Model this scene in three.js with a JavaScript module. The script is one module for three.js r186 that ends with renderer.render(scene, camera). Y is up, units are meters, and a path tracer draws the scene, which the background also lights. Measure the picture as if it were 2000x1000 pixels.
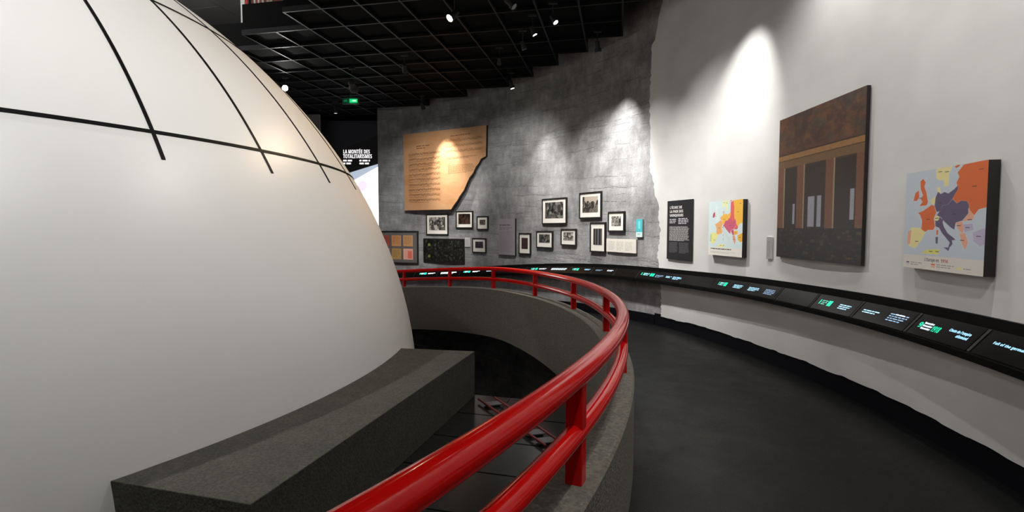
import * as THREE from 'three';
import { mergeGeometries } from 'three/addons/utils/BufferGeometryUtils.js';
import { RoundedBoxGeometry } from 'three/addons/geometries/RoundedBoxGeometry.js';
import { RectAreaLightUniformsLib } from 'three/addons/lights/RectAreaLightUniformsLib.js';

// ---------------------------------------------------------------- camera, exposure, large lights
const renderer = new THREE.WebGLRenderer({ antialias: true });
renderer.toneMapping = THREE.LinearToneMapping;
renderer.toneMappingExposure = 3.0;
renderer.shadowMap.enabled = true;
RectAreaLightUniformsLib.init();
const scene = new THREE.Scene();
scene.background = new THREE.Color(0x000000);
const F = 1017, PITCH = Math.atan(55 / F), EY = 1.62;      // eye 1.62 m above the ramp
const camera = new THREE.PerspectiveCamera(2 * Math.atan(500 / F) * 180 / Math.PI, 2, 0.05, 100);
camera.position.set(0, EY, 0);
camera.rotation.x = -PITCH;
scene.add(camera);

const FILL_PANELS = [            // unseen fill panel added to light the upper ceiling: x, depth, width, length, radiance
  [-9.4, 10.5, 2.0, 2.0, 6],
];
const UPPER_Y = 7.0;
for (const [x, d, w, l, L] of FILL_PANELS) {
  const a = new THREE.RectAreaLight(0xffffff, L, w, l);
  a.position.set(x, EY + UPPER_Y - 0.1, -d);
  a.lookAt(x, 0, -d);
  scene.add(a);
}

// ---------------------------------------------------------------- helpers
const CX = -9.428, CZ = 6.0952;                 // axis of the spiral ramp (x, depth)
const R_RAIL = 10.496, R_IN = 10.37, R_OUT = 10.585;
const WELL = -2.35;                             // level of the black well floor, relative to the eye
let seed = 7;
const rnd = () => { seed = (seed * 1664525 + 1013904223) >>> 0; return seed / 4294967296; };
const sstep = (a, b, x) => { const t = Math.min(1, Math.max(0, (x - a) / (b - a))); return t * t * (3 - 2 * t); };
const lerp = (a, b, t) => a + (b - a) * t;
const RW = th => 12.98 + 0.24 * sstep(0.5, 0.95, th);    // radius of the outer wall
const V = (x, h, d) => new THREE.Vector3(x, EY + h, -d);
const PC = (th, r, h) => V(CX + r * Math.cos(th), h, CZ + r * Math.sin(th));
const cp = Math.cos(PITCH), sp = Math.sin(PITCH);
const ray = (px, py) => { const x = (px - 1000) / F, y = (500 - py) / F; return [x, y * cp - sp, cp + y * sp]; };
function wallHit(px, py, off = 0) {             // direction of a photo pixel met with the wall
  const d = ray(px, py); let R = RW(0.3) - off, th = 0, t = 0;
  for (let i = 0; i < 6; i++) {
    const a = d[0] ** 2 + d[2] ** 2, b = -(d[0] * CX + d[2] * CZ), c = CX * CX + CZ * CZ - R * R;
    t = (-b + Math.sqrt(Math.max(0, b * b - a * c))) / a;
    th = Math.atan2(d[2] * t - CZ, d[0] * t - CX); R = RW(th) - off;
  }
  return { th, h: d[1] * t, x: d[0] * t, d: d[2] * t };
}
const atHeight = (px, py, h) => { const d = ray(px, py), t = h / d[1]; return { x: d[0] * t, h, d: d[2] * t }; };
function table(pts) {
  pts = pts.slice().sort((a, b) => a[0] - b[0]);
  return x => {
    if (x <= pts[0][0]) return pts[0][1];
    for (let i = 1; i < pts.length; i++) if (x <= pts[i][0]) return lerp(pts[i - 1][1], pts[i][1], (x - pts[i - 1][0]) / (pts[i][0] - pts[i - 1][0]));
    return pts[pts.length - 1][1];
  };
}
const smoothT = (f, w = 0.05) => x => (f(x - w) + f(x - w / 2) + f(x) + f(x + w / 2) + f(x + w)) / 5;
// top edge of the timeline console along the wall
const rtPx = [[812, 527], [880, 524.5], [965, 519], [1042, 515], [1110, 514], [1160, 514.5], [1200, 516], [1290, 523], [1340, 528], [1400, 534], [1452, 538], [1547, 551], [1620, 562], [1700, 573], [1800, 590], [1900, 608], [2000, 631]];
const rtPts = rtPx.map(([x, y]) => { const p = wallHit(x, y); return [p.th, p.h]; });
{ const a = rtPts[rtPts.length - 1], b = rtPts[0]; rtPts.push([a[0] - 1.6, a[1] + 0.45]); rtPts.push([b[0] + 0.8, b[1] - 0.7]); }
const ribbonTop = smoothT(table(rtPts), 0.08);
const tornPx = [[1222, 605], [1290, 617], [1389, 643.6], [1450, 663], [1517, 687.6], [1653, 738], [1728, 774], [1834, 823], [1992, 905]];
const tornPts = tornPx.map(([x, y]) => { const p = wallHit(x, y, 0.03); return [p.th, p.h]; });
{ const a = tornPts[tornPts.length - 1]; tornPts.push([a[0] - 1.6, a[1] + 0.5]); tornPts.push([0.6, ribbonTop(0.6) - 0.97], [0.9, ribbonTop(0.9) - 0.97], [1.2, ribbonTop(1.2) - 0.97], [1.8, ribbonTop(1.8) - 0.97]); }
const torn = smoothT(table(tornPts), 0.06);
const floorH = th => torn(th) - 0.2;
const parapetH = smoothT(table([[-2, -0.52], [-0.8, -0.88], [-0.396, -1.02], [-0.2, -1.10], [-0.015, -1.175], [0.161, -1.22], [0.345, -1.27], [0.534, -1.325], [0.721, -1.47], [0.912, -1.63], [1.3, -1.95], [1.8, -2.3]]), 0.06);

const fasciaB = smoothT(table([[-2.2, -2.36], [0.5, -2.36], [0.7, -2.55], [0.9, -2.78], [1.3, -3.2], [1.8, -3.6]]), 0.05);
const mat = (c, o = {}) => new THREE.MeshStandardMaterial({ color: c, roughness: 0.8, side: THREE.DoubleSide, ...o });
const lin = (r, g, b) => new THREE.Color().setRGB(r, g, b);
function put(o, parent = scene) { parent.add(o); o.traverse(m => { if (m.isMesh) { m.castShadow = true; m.receiveShadow = true; } }); return o; }
function mesh(name, geo, material, parent) { const m = new THREE.Mesh(geo, material); m.name = name; m.castShadow = m.receiveShadow = true; if (parent) parent.add(m); return m; }
const used = {};
function numbered(n) { const k = used[n] = (used[n] ?? -1) + 1; return k ? `${n}_${String(k).padStart(3, '0')}` : n; }
function thing(name, label, category, pos, group) {
  const g = new THREE.Group(); g.name = numbered(name); g.userData = { label, category };
  if (group) g.userData.group = group;
  if (pos) g.position.copy(pos);
  scene.add(g); return g;
}
function structure(name, geo, material, label) {
  const m = geo ? mesh(name, geo, material, scene) : new THREE.Group();
  m.name = name; if (!geo) scene.add(m);
  m.userData = { kind: 'structure', label, category: name.split('_')[0] };
  return m;
}
function box(w, h, d, x = 0, y = 0, z = 0) { const g = new THREE.BoxGeometry(w, h, d); g.translate(x, y, z); return g; }
// strip surface between two edge curves; a,b: th -> Vector3
function stripGeo(a, b, t0, t1, n, v0, v1, rRef) {
  const pos = [], uv = [], idx = [];
  for (let i = 0; i <= n; i++) {
    const th = lerp(t0, t1, i / n), p = a(th), q = b(th);
    pos.push(p.x, p.y, p.z, q.x, q.y, q.z); uv.push(th * rRef, v0, th * rRef, v1);
    if (i < n) { const k = i * 2; idx.push(k, k + 1, k + 2, k + 1, k + 3, k + 2); }
  }
  const g = new THREE.BufferGeometry();
  g.setAttribute('position', new THREE.Float32BufferAttribute(pos, 3));
  g.setAttribute('uv', new THREE.Float32BufferAttribute(uv, 2));
  g.setIndex(idx); g.computeVertexNormals(); return g;
}
// closed profile swept along the circle; prof: th -> [[r,h],...]
function sweep(prof, t0, t1, n) {
  const k = prof(t0).length, parts = []; let v = 0;
  for (let i = 0; i < k; i++) {
    const j = (i + 1) % k, p0 = prof(t0)[i], p1 = prof(t0)[j], L = Math.hypot(p0[0] - p1[0], p0[1] - p1[1]);
    parts.push(stripGeo(th => { const p = prof(th)[i]; return PC(th, p[0], p[1]); }, th => { const p = prof(th)[j]; return PC(th, p[0], p[1]); }, t0, t1, n, v, v + L, p0[0]));
    v += L;
  }
  for (const th of [t0, t1]) {
    const pts = prof(th), contour = pts.map(p => new THREE.Vector2(p[0], p[1])), tri = THREE.ShapeUtils.triangulateShape(contour, []);
    const g = new THREE.BufferGeometry(), pos = [], uv = [];
    for (const p of pts) { const q = PC(th, p[0], p[1]); pos.push(q.x, q.y, q.z); uv.push(p[0], p[1]); }
    g.setAttribute('position', new THREE.Float32BufferAttribute(pos, 3)); g.setAttribute('uv', new THREE.Float32BufferAttribute(uv, 2));
    g.setIndex(tri.flat()); g.computeVertexNormals(); parts.push(g);
  }
  return mergeGeometries(parts);
}
// ---- textures
function canvasTex(w, h, draw, srgb = true, repeat) {
  const c = document.createElement('canvas'); c.width = w; c.height = h;
  const g = c.getContext('2d'); draw(g, w, h);
  const t = new THREE.CanvasTexture(c);
  if (srgb) t.colorSpace = THREE.SRGBColorSpace;
  if (repeat) { t.wrapS = t.wrapT = THREE.RepeatWrapping; t.repeat.set(...repeat); }
  return t;
}
function noiseField(n, octaves, seed0, sx = 1, sy = 1) {   // tileable value noise, n x n
  const out = new Float32Array(n * n); let amp = 1, tot = 0;
  for (const oct of octaves) {
    const gx = Math.max(1, Math.round(oct * sx)), gy = Math.max(1, Math.round(oct * sy));
    const s0 = seed; seed = seed0 + oct * 31; const grid = Array.from({ length: gx * gy }, rnd); seed = s0;
    for (let y = 0; y < n; y++) {
      const fy = y / n * gy, y0 = Math.floor(fy), ty = sstep(0, 1, fy - y0), a = (y0 % gy) * gx, b = ((y0 + 1) % gy) * gx;
      for (let x = 0; x < n; x++) {
        const fx = x / n * gx, x0 = Math.floor(fx), tx = sstep(0, 1, fx - x0), i = x0 % gx, j = (x0 + 1) % gx;
        out[y * n + x] += amp * lerp(lerp(grid[a + i], grid[a + j], tx), lerp(grid[b + i], grid[b + j], tx), ty);
      }
    }
    tot += amp; amp *= 0.6;
  }
  for (let i = 0; i < out.length; i++) out[i] /= tot;
  return out;
}
function dataTex(n, fn, srgb, repeat) {
  const d = new Uint8Array(n * n * 4);
  for (let i = 0; i < n * n; i++) { const [r, g, b] = fn(i % n, Math.floor(i / n), i); d[i * 4] = r; d[i * 4 + 1] = g; d[i * 4 + 2] = b; d[i * 4 + 3] = 255; }
  const t = new THREE.DataTexture(d, n, n); t.magFilter = THREE.LinearFilter; t.minFilter = THREE.LinearMipmapLinearFilter; t.generateMipmaps = true;
  t.wrapS = t.wrapT = THREE.RepeatWrapping; t.repeat.set(...repeat); if (srgb) t.colorSpace = THREE.SRGBColorSpace; t.needsUpdate = true; return t;
}
const N = 512;
const clamp8 = v => Math.max(0, Math.min(255, v));
// grey rough-rendered wall: brushed patches and torn horizontal seams, 3.2 m tile
const gA = noiseField(N, [4, 9, 20], 11), gB = noiseField(N, [20, 44, 90], 12, 1.6, 0.6), gC = noiseField(N, [8, 20, 60], 13, 0.5, 1.6), gD = noiseField(N, [128, 256], 14);
const seam = new Float32Array(N * N);
{ const s0 = seed; seed = 99;
  for (let k = 0; k < 46; k++) {
    let y = rnd() * N, x = rnd() * N; const L = 40 + rnd() * 150, a = 0.35 + rnd() * 0.65;
    for (let i = 0; i < L; i++) { x += 1; y += (rnd() - 0.5) * 1.1 + 0.05; for (let w = -1; w <= 1; w++) { const p = (((Math.floor(y) + w) % N + N) % N) * N + (Math.floor(x) % N); seam[p] = Math.max(seam[p], a * (w ? 0.45 : 1) * (gB[p] > 0.4 ? 1 : 0.2)); } }
  }
  seed = s0; }
const greyMap = dataTex(N, (x, y, i) => { const v = 142 + (gA[i] - 0.5) * 62 + (gB[i] - 0.5) * 30 + (gC[i] - 0.5) * 46 + (gD[i] - 0.5) * 22 - seam[i] * 46; return [clamp8(v * 1.0), clamp8(v * 0.995), clamp8(v * 1.0)]; }, true, [1 / 3.2, 1 / 3.2]);
const greyBump = dataTex(N, (x, y, i) => { const v = 128 + (gB[i] - 0.5) * 120 + (gC[i] - 0.5) * 100 + (gD[i] - 0.5) * 50 - seam[i] * 90; const c = clamp8(v); return [c, c, c]; }, false, [1 / 3.2, 1 / 3.2]);
const whiteMap = dataTex(N, (x, y, i) => { const v = 214 + (gA[i] - 0.5) * 26 + (gC[i] - 0.5) * 12; return [clamp8(v), clamp8(v * 0.995), clamp8(v * 0.985)]; }, true, [1 / 4.3, 1 / 4.3]);
const whiteBump = dataTex(N, (x, y, i) => { const c = clamp8(128 + (gA[i] - 0.5) * 120 + (gB[i] - 0.5) * 30); return [c, c, c]; }, false, [1 / 4.3, 1 / 4.3]);
const grit = noiseField(N, [64, 128, 256], 21);
const gritMap = dataTex(N, (x, y, i) => { const v = 98 + (grit[i] - 0.5) * 56; return [clamp8(v * 1.0), clamp8(v * 0.96), clamp8(v * 0.87)]; }, true, [1 / 1.0, 1 / 1.0]);
const gritBump = dataTex(N, (x, y, i) => { const c = clamp8(grit[i] * 255); return [c, c, c]; }, false, [1 / 1.0, 1 / 1.0]);
const carpetMap = dataTex(N, (x, y, i) => { const v = 68 + (grit[i] - 0.5) * 40 + (gA[i] - 0.5) * 16; return [clamp8(v * 1.0), clamp8(v * 1.0), clamp8(v * 0.9)]; }, true, [1 / 0.9, 1 / 0.9]);
const rubberMap = dataTex(N, (x, y, i) => { const v = 15 + (gA[i] - 0.5) * 8 + (gD[i] - 0.5) * 10; return [clamp8(v * 1.02), clamp8(v), clamp8(v)]; }, true, [1 / 2, 1 / 2]);
const rubberBump = dataTex(128, (x, y) => { const a = ((x + y) % 32) / 32, b = ((x - y + 256) % 32) / 32; const c = (a < 0.28 && b > 0.28) ? 255 : 60; return [c, c, c]; }, false, [1 / 0.12, 1 / 0.12]);
const rubberRough = dataTex(N, (x, y, i) => { const c = clamp8(105 + (gA[i] - 0.5) * 70 + (gD[i] - 0.5) * 30); return [c, c, c]; }, false, [1 / 1.6, 1 / 1.6]);

const M = {
  grey: mat(0xffffff, { map: greyMap, bumpMap: greyBump, bumpScale: 0.012, roughness: 0.85 }),
  white: mat(0xffffff, { map: whiteMap, bumpMap: whiteBump, bumpScale: 0.006, roughness: 0.7 }),
  rubber: new THREE.MeshPhysicalMaterial({ side: THREE.DoubleSide, specularIntensity: 0.3, map: rubberMap, bumpMap: rubberBump, bumpScale: 0.0012, roughnessMap: rubberRough, roughness: 1.0 }),
  base: new THREE.MeshPhysicalMaterial({ color: lin(0.002, 0.0025, 0.005), roughness: 0.45, specularIntensity: 0.25, side: THREE.DoubleSide }),
  concrete: mat(0xffffff, { map: gritMap, bumpMap: gritBump, bumpScale: 0.004, roughness: 0.9 }),
  carpet: mat(0xffffff, { map: carpetMap, bumpMap: gritBump, bumpScale: 0.004, roughness: 1 }),
  globe: mat(lin(0.80, 0.80, 0.79), { roughness: 0.42 }),
  strip: new THREE.MeshPhysicalMaterial({ side: THREE.DoubleSide, specularIntensity: 0.12, color: lin(0.006, 0.006, 0.006), roughness: 0.5 }),
  red: new THREE.MeshPhysicalMaterial({ color: lin(0.56, 0.005, 0.004), roughness: 0.12, specularIntensity: 0.5 }),
  consoleBlack: new THREE.MeshPhysicalMaterial({ color: lin(0.0025, 0.0023, 0.0022), roughness: 0.5, specularIntensity: 0.12, side: THREE.DoubleSide }),
  black: mat(lin(0.008, 0.008, 0.008), { roughness: 0.6 }),
  ceilPanel: new THREE.MeshPhysicalMaterial({ side: THREE.DoubleSide, specularIntensity: 0.12, color: lin(0.0015, 0.0015, 0.0015), roughness: 0.9 }),
  ceilBar: new THREE.MeshPhysicalMaterial({ side: THREE.DoubleSide, specularIntensity: 0.3, color: lin(0.007, 0.0066, 0.0066), roughness: 0.55 }),
  slab: new THREE.MeshPhysicalMaterial({ side: THREE.DoubleSide, specularIntensity: 0.12, color: lin(0.003, 0.0027, 0.0024), roughness: 0.8 }),
  navy: mat(lin(0.013, 0.014, 0.02), { roughness: 0.7 }),
  wellTile: new THREE.MeshStandardMaterial({ color: lin(0.016, 0.016, 0.016), roughness: 0.16 }),
  dark: mat(lin(0.012, 0.012, 0.013), { roughness: 0.7 }),
  frame: mat(lin(0.012, 0.010, 0.009), { roughness: 0.4 }),
  matBoard: mat(lin(0.72, 0.69, 0.63), { roughness: 0.9 }),
  paper: mat(lin(0.68, 0.67, 0.65), { roughness: 0.8 }),
  upper: mat(lin(0.66, 0.62, 0.61), { roughness: 0.8 }),
  screen: new THREE.MeshPhysicalMaterial({ color: lin(0.0055, 0.0048, 0.0045), roughness: 0.12, specularIntensity: 0.22 }),
  sep: new THREE.MeshPhysicalMaterial({ color: lin(0.018, 0.017, 0.016), roughness: 0.4, specularIntensity: 0.2, side: THREE.DoubleSide }),
};

// ---------------------------------------------------------------- the shell of the hall
const XL = -27, XR = 6.2, ZN = -9, ZF = 21, YB = -7.5, YT = UPPER_Y;
structure('wall_back', box(XR - XL, YT - YB, 0.3).translate((XL + XR) / 2, EY + (YT + YB) / 2, -ZF - 0.15), M.navy, 'dark navy end wall behind the exhibition panel');
structure('wall_front', box(XR - XL, YT - YB, 0.3).translate((XL + XR) / 2, EY + (YT + YB) / 2, -ZN + 0.15), M.navy, 'dark wall closing the hall behind the viewer');
structure('wall_left', box(0.3, YT - YB, ZF - ZN).translate(XL - 0.15, EY + (YT + YB) / 2, -(ZF + ZN) / 2), M.navy, 'dark wall closing the hall beyond the globe');
structure('wall_side', box(0.3, YT - YB, ZF - ZN).translate(XR + 0.15, EY + (YT + YB) / 2, -(ZF + ZN) / 2), M.navy, 'dark wall behind the curved exhibition wall');
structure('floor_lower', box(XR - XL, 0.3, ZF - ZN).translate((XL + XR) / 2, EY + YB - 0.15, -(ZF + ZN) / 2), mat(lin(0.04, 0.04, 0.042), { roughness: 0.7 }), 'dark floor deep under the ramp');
// curved wall, grey rough render
structure('wall_curved', sweep(th => [[RW(th), YB], [RW(th), YT], [RW(th) + 0.25, YT], [RW(th) + 0.25, YB]], -2.0, 1.206, 220), M.grey, 'curved grey rough-rendered wall with torn seams');
// white torn plaster skin over it
{
  const jagPx = [[1296, 0], [1292, 20], [1284, 52], [1283, 70], [1274, 92], [1274, 112], [1272, 150], [1270, 200], [1271, 250], [1272, 290], [1270, 330], [1276, 350], [1279, 362], [1278, 374], [1284, 388], [1288, 410], [1287, 430], [1291, 450], [1289, 470], [1285, 500], [1288, 520], [1292, 560], [1292, 590], [1293, 625], [1293, 700]];
  const jag = table(jagPx.map(([x, y]) => { const p = wallHit(x, y, 0.02); return [p.h, p.th]; }));
  const s0 = seed; seed = 5;
  const tn = Array.from({ length: 900 }, () => rnd()); seed = s0;
  const tornNoise = th => { const u = (th + 3) * 90, i = Math.floor(u), t = u - i, j = Math.floor(u / 3.7); return (lerp(tn[i % 900], tn[(i + 1) % 900], t < 0.8 ? 0 : (t - 0.8) / 0.2) - 0.5) * 0.016 + (tn[(j * 7) % 900] - 0.5) * 0.02; };
  const NR = 150, NC = 420, OFF = 0.035, T1 = -1.9, pos = [], uv = [], idx = [];
  const row = [];
  for (let r = 0; r <= NR; r++) row.push(r / NR);
  const yAt = (th, v) => lerp(torn(th) + tornNoise(th), YT, Math.pow(v, 1.5));
  const pt = (r, c) => {
    const v = row[r]; let th0 = jag(yAt(0.33, v)) + (tn[(r * 3) % 900] - 0.5) * 0.004;
    const th = lerp(th0, T1, c / NC), h = yAt(th, v); return { th, h };
  };
  for (let r = 0; r <= NR; r++) for (let c = 0; c <= NC; c++) {
    const { th, h } = pt(r, c), p = PC(th, RW(th) - OFF, h); pos.push(p.x, p.y, p.z); uv.push(th * 13, h);
    if (r < NR && c < NC) { const a = r * (NC + 1) + c, b = a + NC + 1; idx.push(a, a + 1, b, a + 1, b + 1, b); }
  }
  const g = new THREE.BufferGeometry();
  g.setAttribute('position', new THREE.Float32BufferAttribute(pos, 3)); g.setAttribute('uv', new THREE.Float32BufferAttribute(uv, 2)); g.setIndex(idx); g.computeVertexNormals();
  const edge = (list) => {
    const P = [], U = [], I = [];
    list.forEach(({ th, h }, i) => { const a = PC(th, RW(th) - OFF, h), b = PC(th, RW(th) + 0.01, h); P.push(a.x, a.y, a.z, b.x, b.y, b.z); U.push(th * 13, h, th * 13 + 0.04, h); if (i < list.length - 1) { const k = i * 2; I.push(k, k + 1, k + 2, k + 1, k + 3, k + 2); } });
    const e = new THREE.BufferGeometry(); e.setAttribute('position', new THREE.Float32BufferAttribute(P, 3)); e.setAttribute('uv', new THREE.Float32BufferAttribute(U, 2)); e.setIndex(I); e.computeVertexNormals(); return e;
  };
  const L = [], B = []; for (let r = 0; r <= NR; r++) L.push(pt(r, 0)); for (let c = 0; c <= NC; c++) B.push(pt(0, c));
  structure('wall_right', mergeGeometries([g, edge(L), edge(B)]), M.white, 'white plaster skin with torn edges covering the curved wall');
}
structure('baseboard_right', sweep(th => [[RW(th) - 0.012, floorH(th) - 0.02], [RW(th) - 0.012, floorH(th) + 0.235], [RW(th), floorH(th) + 0.235], [RW(th), floorH(th) - 0.02]], -1.9, 0.33, 140), M.base, 'blue-black base strip under the torn white plaster');
structure('baseboard_left', sweep(th => [[RW(th) - 0.018, floorH(th) - 0.02], [RW(th) - 0.018, floorH(th) + 0.2], [RW(th), floorH(th) + 0.2], [RW(th), floorH(th) - 0.02]], 0.33, 1.2, 80), M.base, 'black base strip under the grey wall');
// ramp
structure('floor', sweep(th => [[R_OUT - 0.02, floorH(th) - 0.3], [R_OUT - 0.02, floorH(th)], [RW(th) + 0.02, floorH(th)], [RW(th) + 0.02, floorH(th) - 0.3]], -1.95, 1.7, 260), M.rubber, 'black studded rubber floor of the curving ramp');
// parapet between ramp and well
structure('parapet', sweep(th => { const h = parapetH(th); const b = fasciaB(th); return [[R_IN, b], [R_IN, h - 0.012], [R_IN + 0.012, h], [R_OUT - 0.012, h], [R_OUT, h - 0.012], [R_OUT, b]]; }, -1.95, 1.7, 260), M.concrete, 'low curved gritty concrete parapet along the well');

// ---------------------------------------------------------------- globe
const G = { x: -8.9676, h: -2.9708, d: 7.3998, R: 7.4878 };
{
  const t = thing('globe', 'giant white globe with thin black map lines rising out of the well', 'globe', V(G.x, WELL, G.d));
  const cy = G.h - WELL, polar = Math.acos((-5.6 - G.h) / G.R);
  const s = new THREE.SphereGeometry(G.R, 192, 120, 0, Math.PI * 2, 0, polar); s.translate(0, cy, 0);
  mesh('shell', s, M.globe, t);
  const on = (lat, lon, r) => new THREE.Vector3(r * Math.cos(lat) * Math.cos(lon), cy + r * Math.sin(lat), -r * Math.cos(lat) * Math.sin(lon));
  const D = Math.PI / 180;
  const ribbon = (f, n, w) => {      // raised flat strip on the sphere
    const pos = [], idx = [];
    for (let i = 0; i <= n; i++) {
      const [lat, lon] = f(i / n), [la2, lo2] = f(Math.min(1, i / n + 1e-3)), [la0, lo0] = f(Math.max(0, i / n - 1e-3));
      const p = on(lat, lon, 1).sub(new THREE.Vector3(0, cy, 0)), tg = on(la2, lo2, 1).sub(on(la0, lo0, 1)).normalize(), sd = tg.clone().cross(p).normalize();
      for (const [sx, r] of [[-1, G.R - 0.002], [-1, G.R + 0.007], [1, G.R + 0.007], [1, G.R - 0.002]]) { const q = p.clone().multiplyScalar(r).addScaledVector(sd, sx * w / 2); pos.push(q.x, q.y + cy, q.z); }
      if (i < n) for (let e = 0; e < 3; e++) { const a = i * 4 + e; idx.push(a, a + 1, a + 4, a + 1, a + 5, a + 4); }
    }
    idx.push(0, 1, 2, 0, 2, 3); const z = n * 4; idx.push(z, z + 1, z + 2, z, z + 2, z + 3);
    const g = new THREE.BufferGeometry(); g.setAttribute('position', new THREE.Float32BufferAttribute(pos, 3)); g.setIndex(idx);
    const ng = g.toNonIndexed(); ng.computeVertexNormals(); return ng;
  };
  for (const lat of [30.6, 48.2, 65.8]) mesh('parallel_strip', ribbon(u => [lat * D, u * 2 * Math.PI], 240, 0.036), M.strip, t);
  for (let k = -14; k < 20; k++) { const lon = -25.55 + k * (360 / 34) ; mesh('meridian_strip', ribbon(u => [lerp(28.4, 78, u) * D, lon * D], 60, 0.033), M.strip, t); }
}
// carpeted plinth against the globe
{
  const HB = -1.717;
  const A = atHeight(217, 940, HB), B = atHeight(490, 985, HB), Dp = atHeight(927, 686, HB);
  const rr = Math.sqrt(G.R ** 2 - (HB - G.h) ** 2);
  const ang = p => Math.atan2(p.d - G.d, p.x - G.x);
  const E0 = atHeight(795, 680, HB);
  const a0 = ang(E0), a1 = ang(A);
  const pts = [[B.x, B.d], [Dp.x, Dp.d]];
  for (let i = 0; i <= 40; i++) { const a = lerp(a0, a1, i / 40); pts.push([G.x + rr * Math.cos(a), G.d + rr * Math.sin(a)]); }
  const cxp = Dp.x, czp = Dp.d;
  const t = thing('plinth', 'long dark grey-green carpeted plinth curving against the foot of the white globe', 'plinth', V(cxp, WELL, czp));
  const g = new THREE.ExtrudeGeometry(new THREE.Shape(pts.map(p => new THREE.Vector2(p[0] - cxp, p[1] - czp))), { depth: HB - WELL - 0.012, bevelEnabled: true, bevelThickness: 0.006, bevelSize: 0.006, bevelSegments: 2, bevelOffset: -0.006 });
  g.rotateX(-Math.PI / 2); g.translate(0, 0.006, 0);
  mesh('block', g, M.carpet, t);
}
// well floor of black glossy panels
{
  const w = structure('floor_well', null, null, 'black glossy panelled floor of the well round the globe'); w.userData.category = 'floor';
  w.position.copy(V(CX, WELL, CZ));
  // outline of the floor round the ramp axis; on the far side it stops short of the parapet
  const rho = table([[-3.2, R_IN], [0.30, R_IN], [0.54, 10.31], [0.603, 9.79], [0.686, 9.23], [0.80, 8.7], [1.0, 8.3], [1.4, 8.2], [3.2, 8.2]]);
  const outline = []; for (let i = 0; i < 120; i++) { const th = -1.9 + 3.3 * i / 119; outline.push([rho(th) * Math.cos(th), rho(th) * Math.sin(th)]); }
  const phi = Math.atan(278 / F), bx = Math.sin(phi), bz = Math.cos(phi);   // bench direction
  const inside = (x, d) => { const r = Math.hypot(x, d), th = Math.atan2(d, x); return r < rho(th) && th > -2.0 && th < 1.4; };
  const gl = (x, d) => Math.hypot(x + CX - G.x, d + CZ - G.d) < G.R - 0.3;
  // clip a convex tile against the outline by radial pulling of its corners
  const S1 = 0.735, S2 = 1.47, P0 = atHeight(950, 811, WELL);
  const u0 = (P0.x - CX) * bx + (P0.d - CZ) * bz;
  for (let i = -16; i < 1; i++) for (let j = -10; j < 10; j++) {
    const a0 = u0 + i * S1 + 0.012, a1 = a0 + S1 - 0.024, b0 = j * S2 + 0.005, b1 = b0 + S2 - 0.010;
    const pts = []; const m = 8;
    const e = (a, b) => [a * bx + b * bz, a * bz - b * bx];
    for (let k = 0; k < m; k++) pts.push(e(lerp(a0, a1, k / m), b0));
    for (let k = 0; k < m; k++) pts.push(e(a1, lerp(b0, b1, k / m)));
    for (let k = 0; k < m; k++) pts.push(e(lerp(a1, a0, k / m), b1));
    for (let k = 0; k < m; k++) pts.push(e(a0, lerp(b1, b0, k / m)));
    const nin = pts.filter(p => inside(...p)).length; if (nin < 4 || pts.every(p => gl(...p))) continue;
    const cIn = pts.filter(p => inside(...p)).reduce((s, p) => [s[0] + p[0] / nin, s[1] + p[1] / nin], [0, 0]);
    const cl = pts.map(p => { if (inside(...p)) return p; let lo = 0, hi = 1; for (let q = 0; q < 18; q++) { const t = (lo + hi) / 2; inside(lerp(cIn[0], p[0], t), lerp(cIn[1], p[1], t)) ? lo = t : hi = t; } return [lerp(cIn[0], p[0], lo), lerp(cIn[1], p[1], lo)]; });
    const g = new THREE.ExtrudeGeometry(new THREE.Shape(cl.map(p => new THREE.Vector2(p[0], p[1]))), { depth: 0.03, bevelEnabled: false });
    g.rotateX(-Math.PI / 2); g.translate(0, -0.03, 0);
    mesh('floor_panel', g, M.wellTile, w);
  }
  { const e = (a, b) => [a * bx + b * bz, a * bz - b * bx], ue = u0 + S1, poly = [];      // black tray under the panels
    for (let k = 0; k <= 60; k++) { const b = lerp(-10.3, 10.3, k / 60); let a = ue; const r2 = (R_IN - 0.03) ** 2 - b * b; if (r2 > 0) { a = Math.min(ue, Math.sqrt(r2)); poly.push([a, b]); } }
    const out = poly.map(p => e(...p)); const bm = poly[poly.length - 1][1], b0 = poly[0][1];
    for (let k = 0; k <= 60; k++) { const b = lerp(bm, b0, k / 60), r2 = (R_IN - 0.03) ** 2 - b * b; out.push(e(-Math.sqrt(Math.max(0, r2)), b)); }
    const sub = new THREE.ExtrudeGeometry(new THREE.Shape(out.map(p => new THREE.Vector2(...p))), { depth: 0.12, bevelEnabled: false });
    sub.rotateX(-Math.PI / 2); sub.translate(0, -0.165, 0); mesh('tray', sub, M.black, w); }
}
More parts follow.
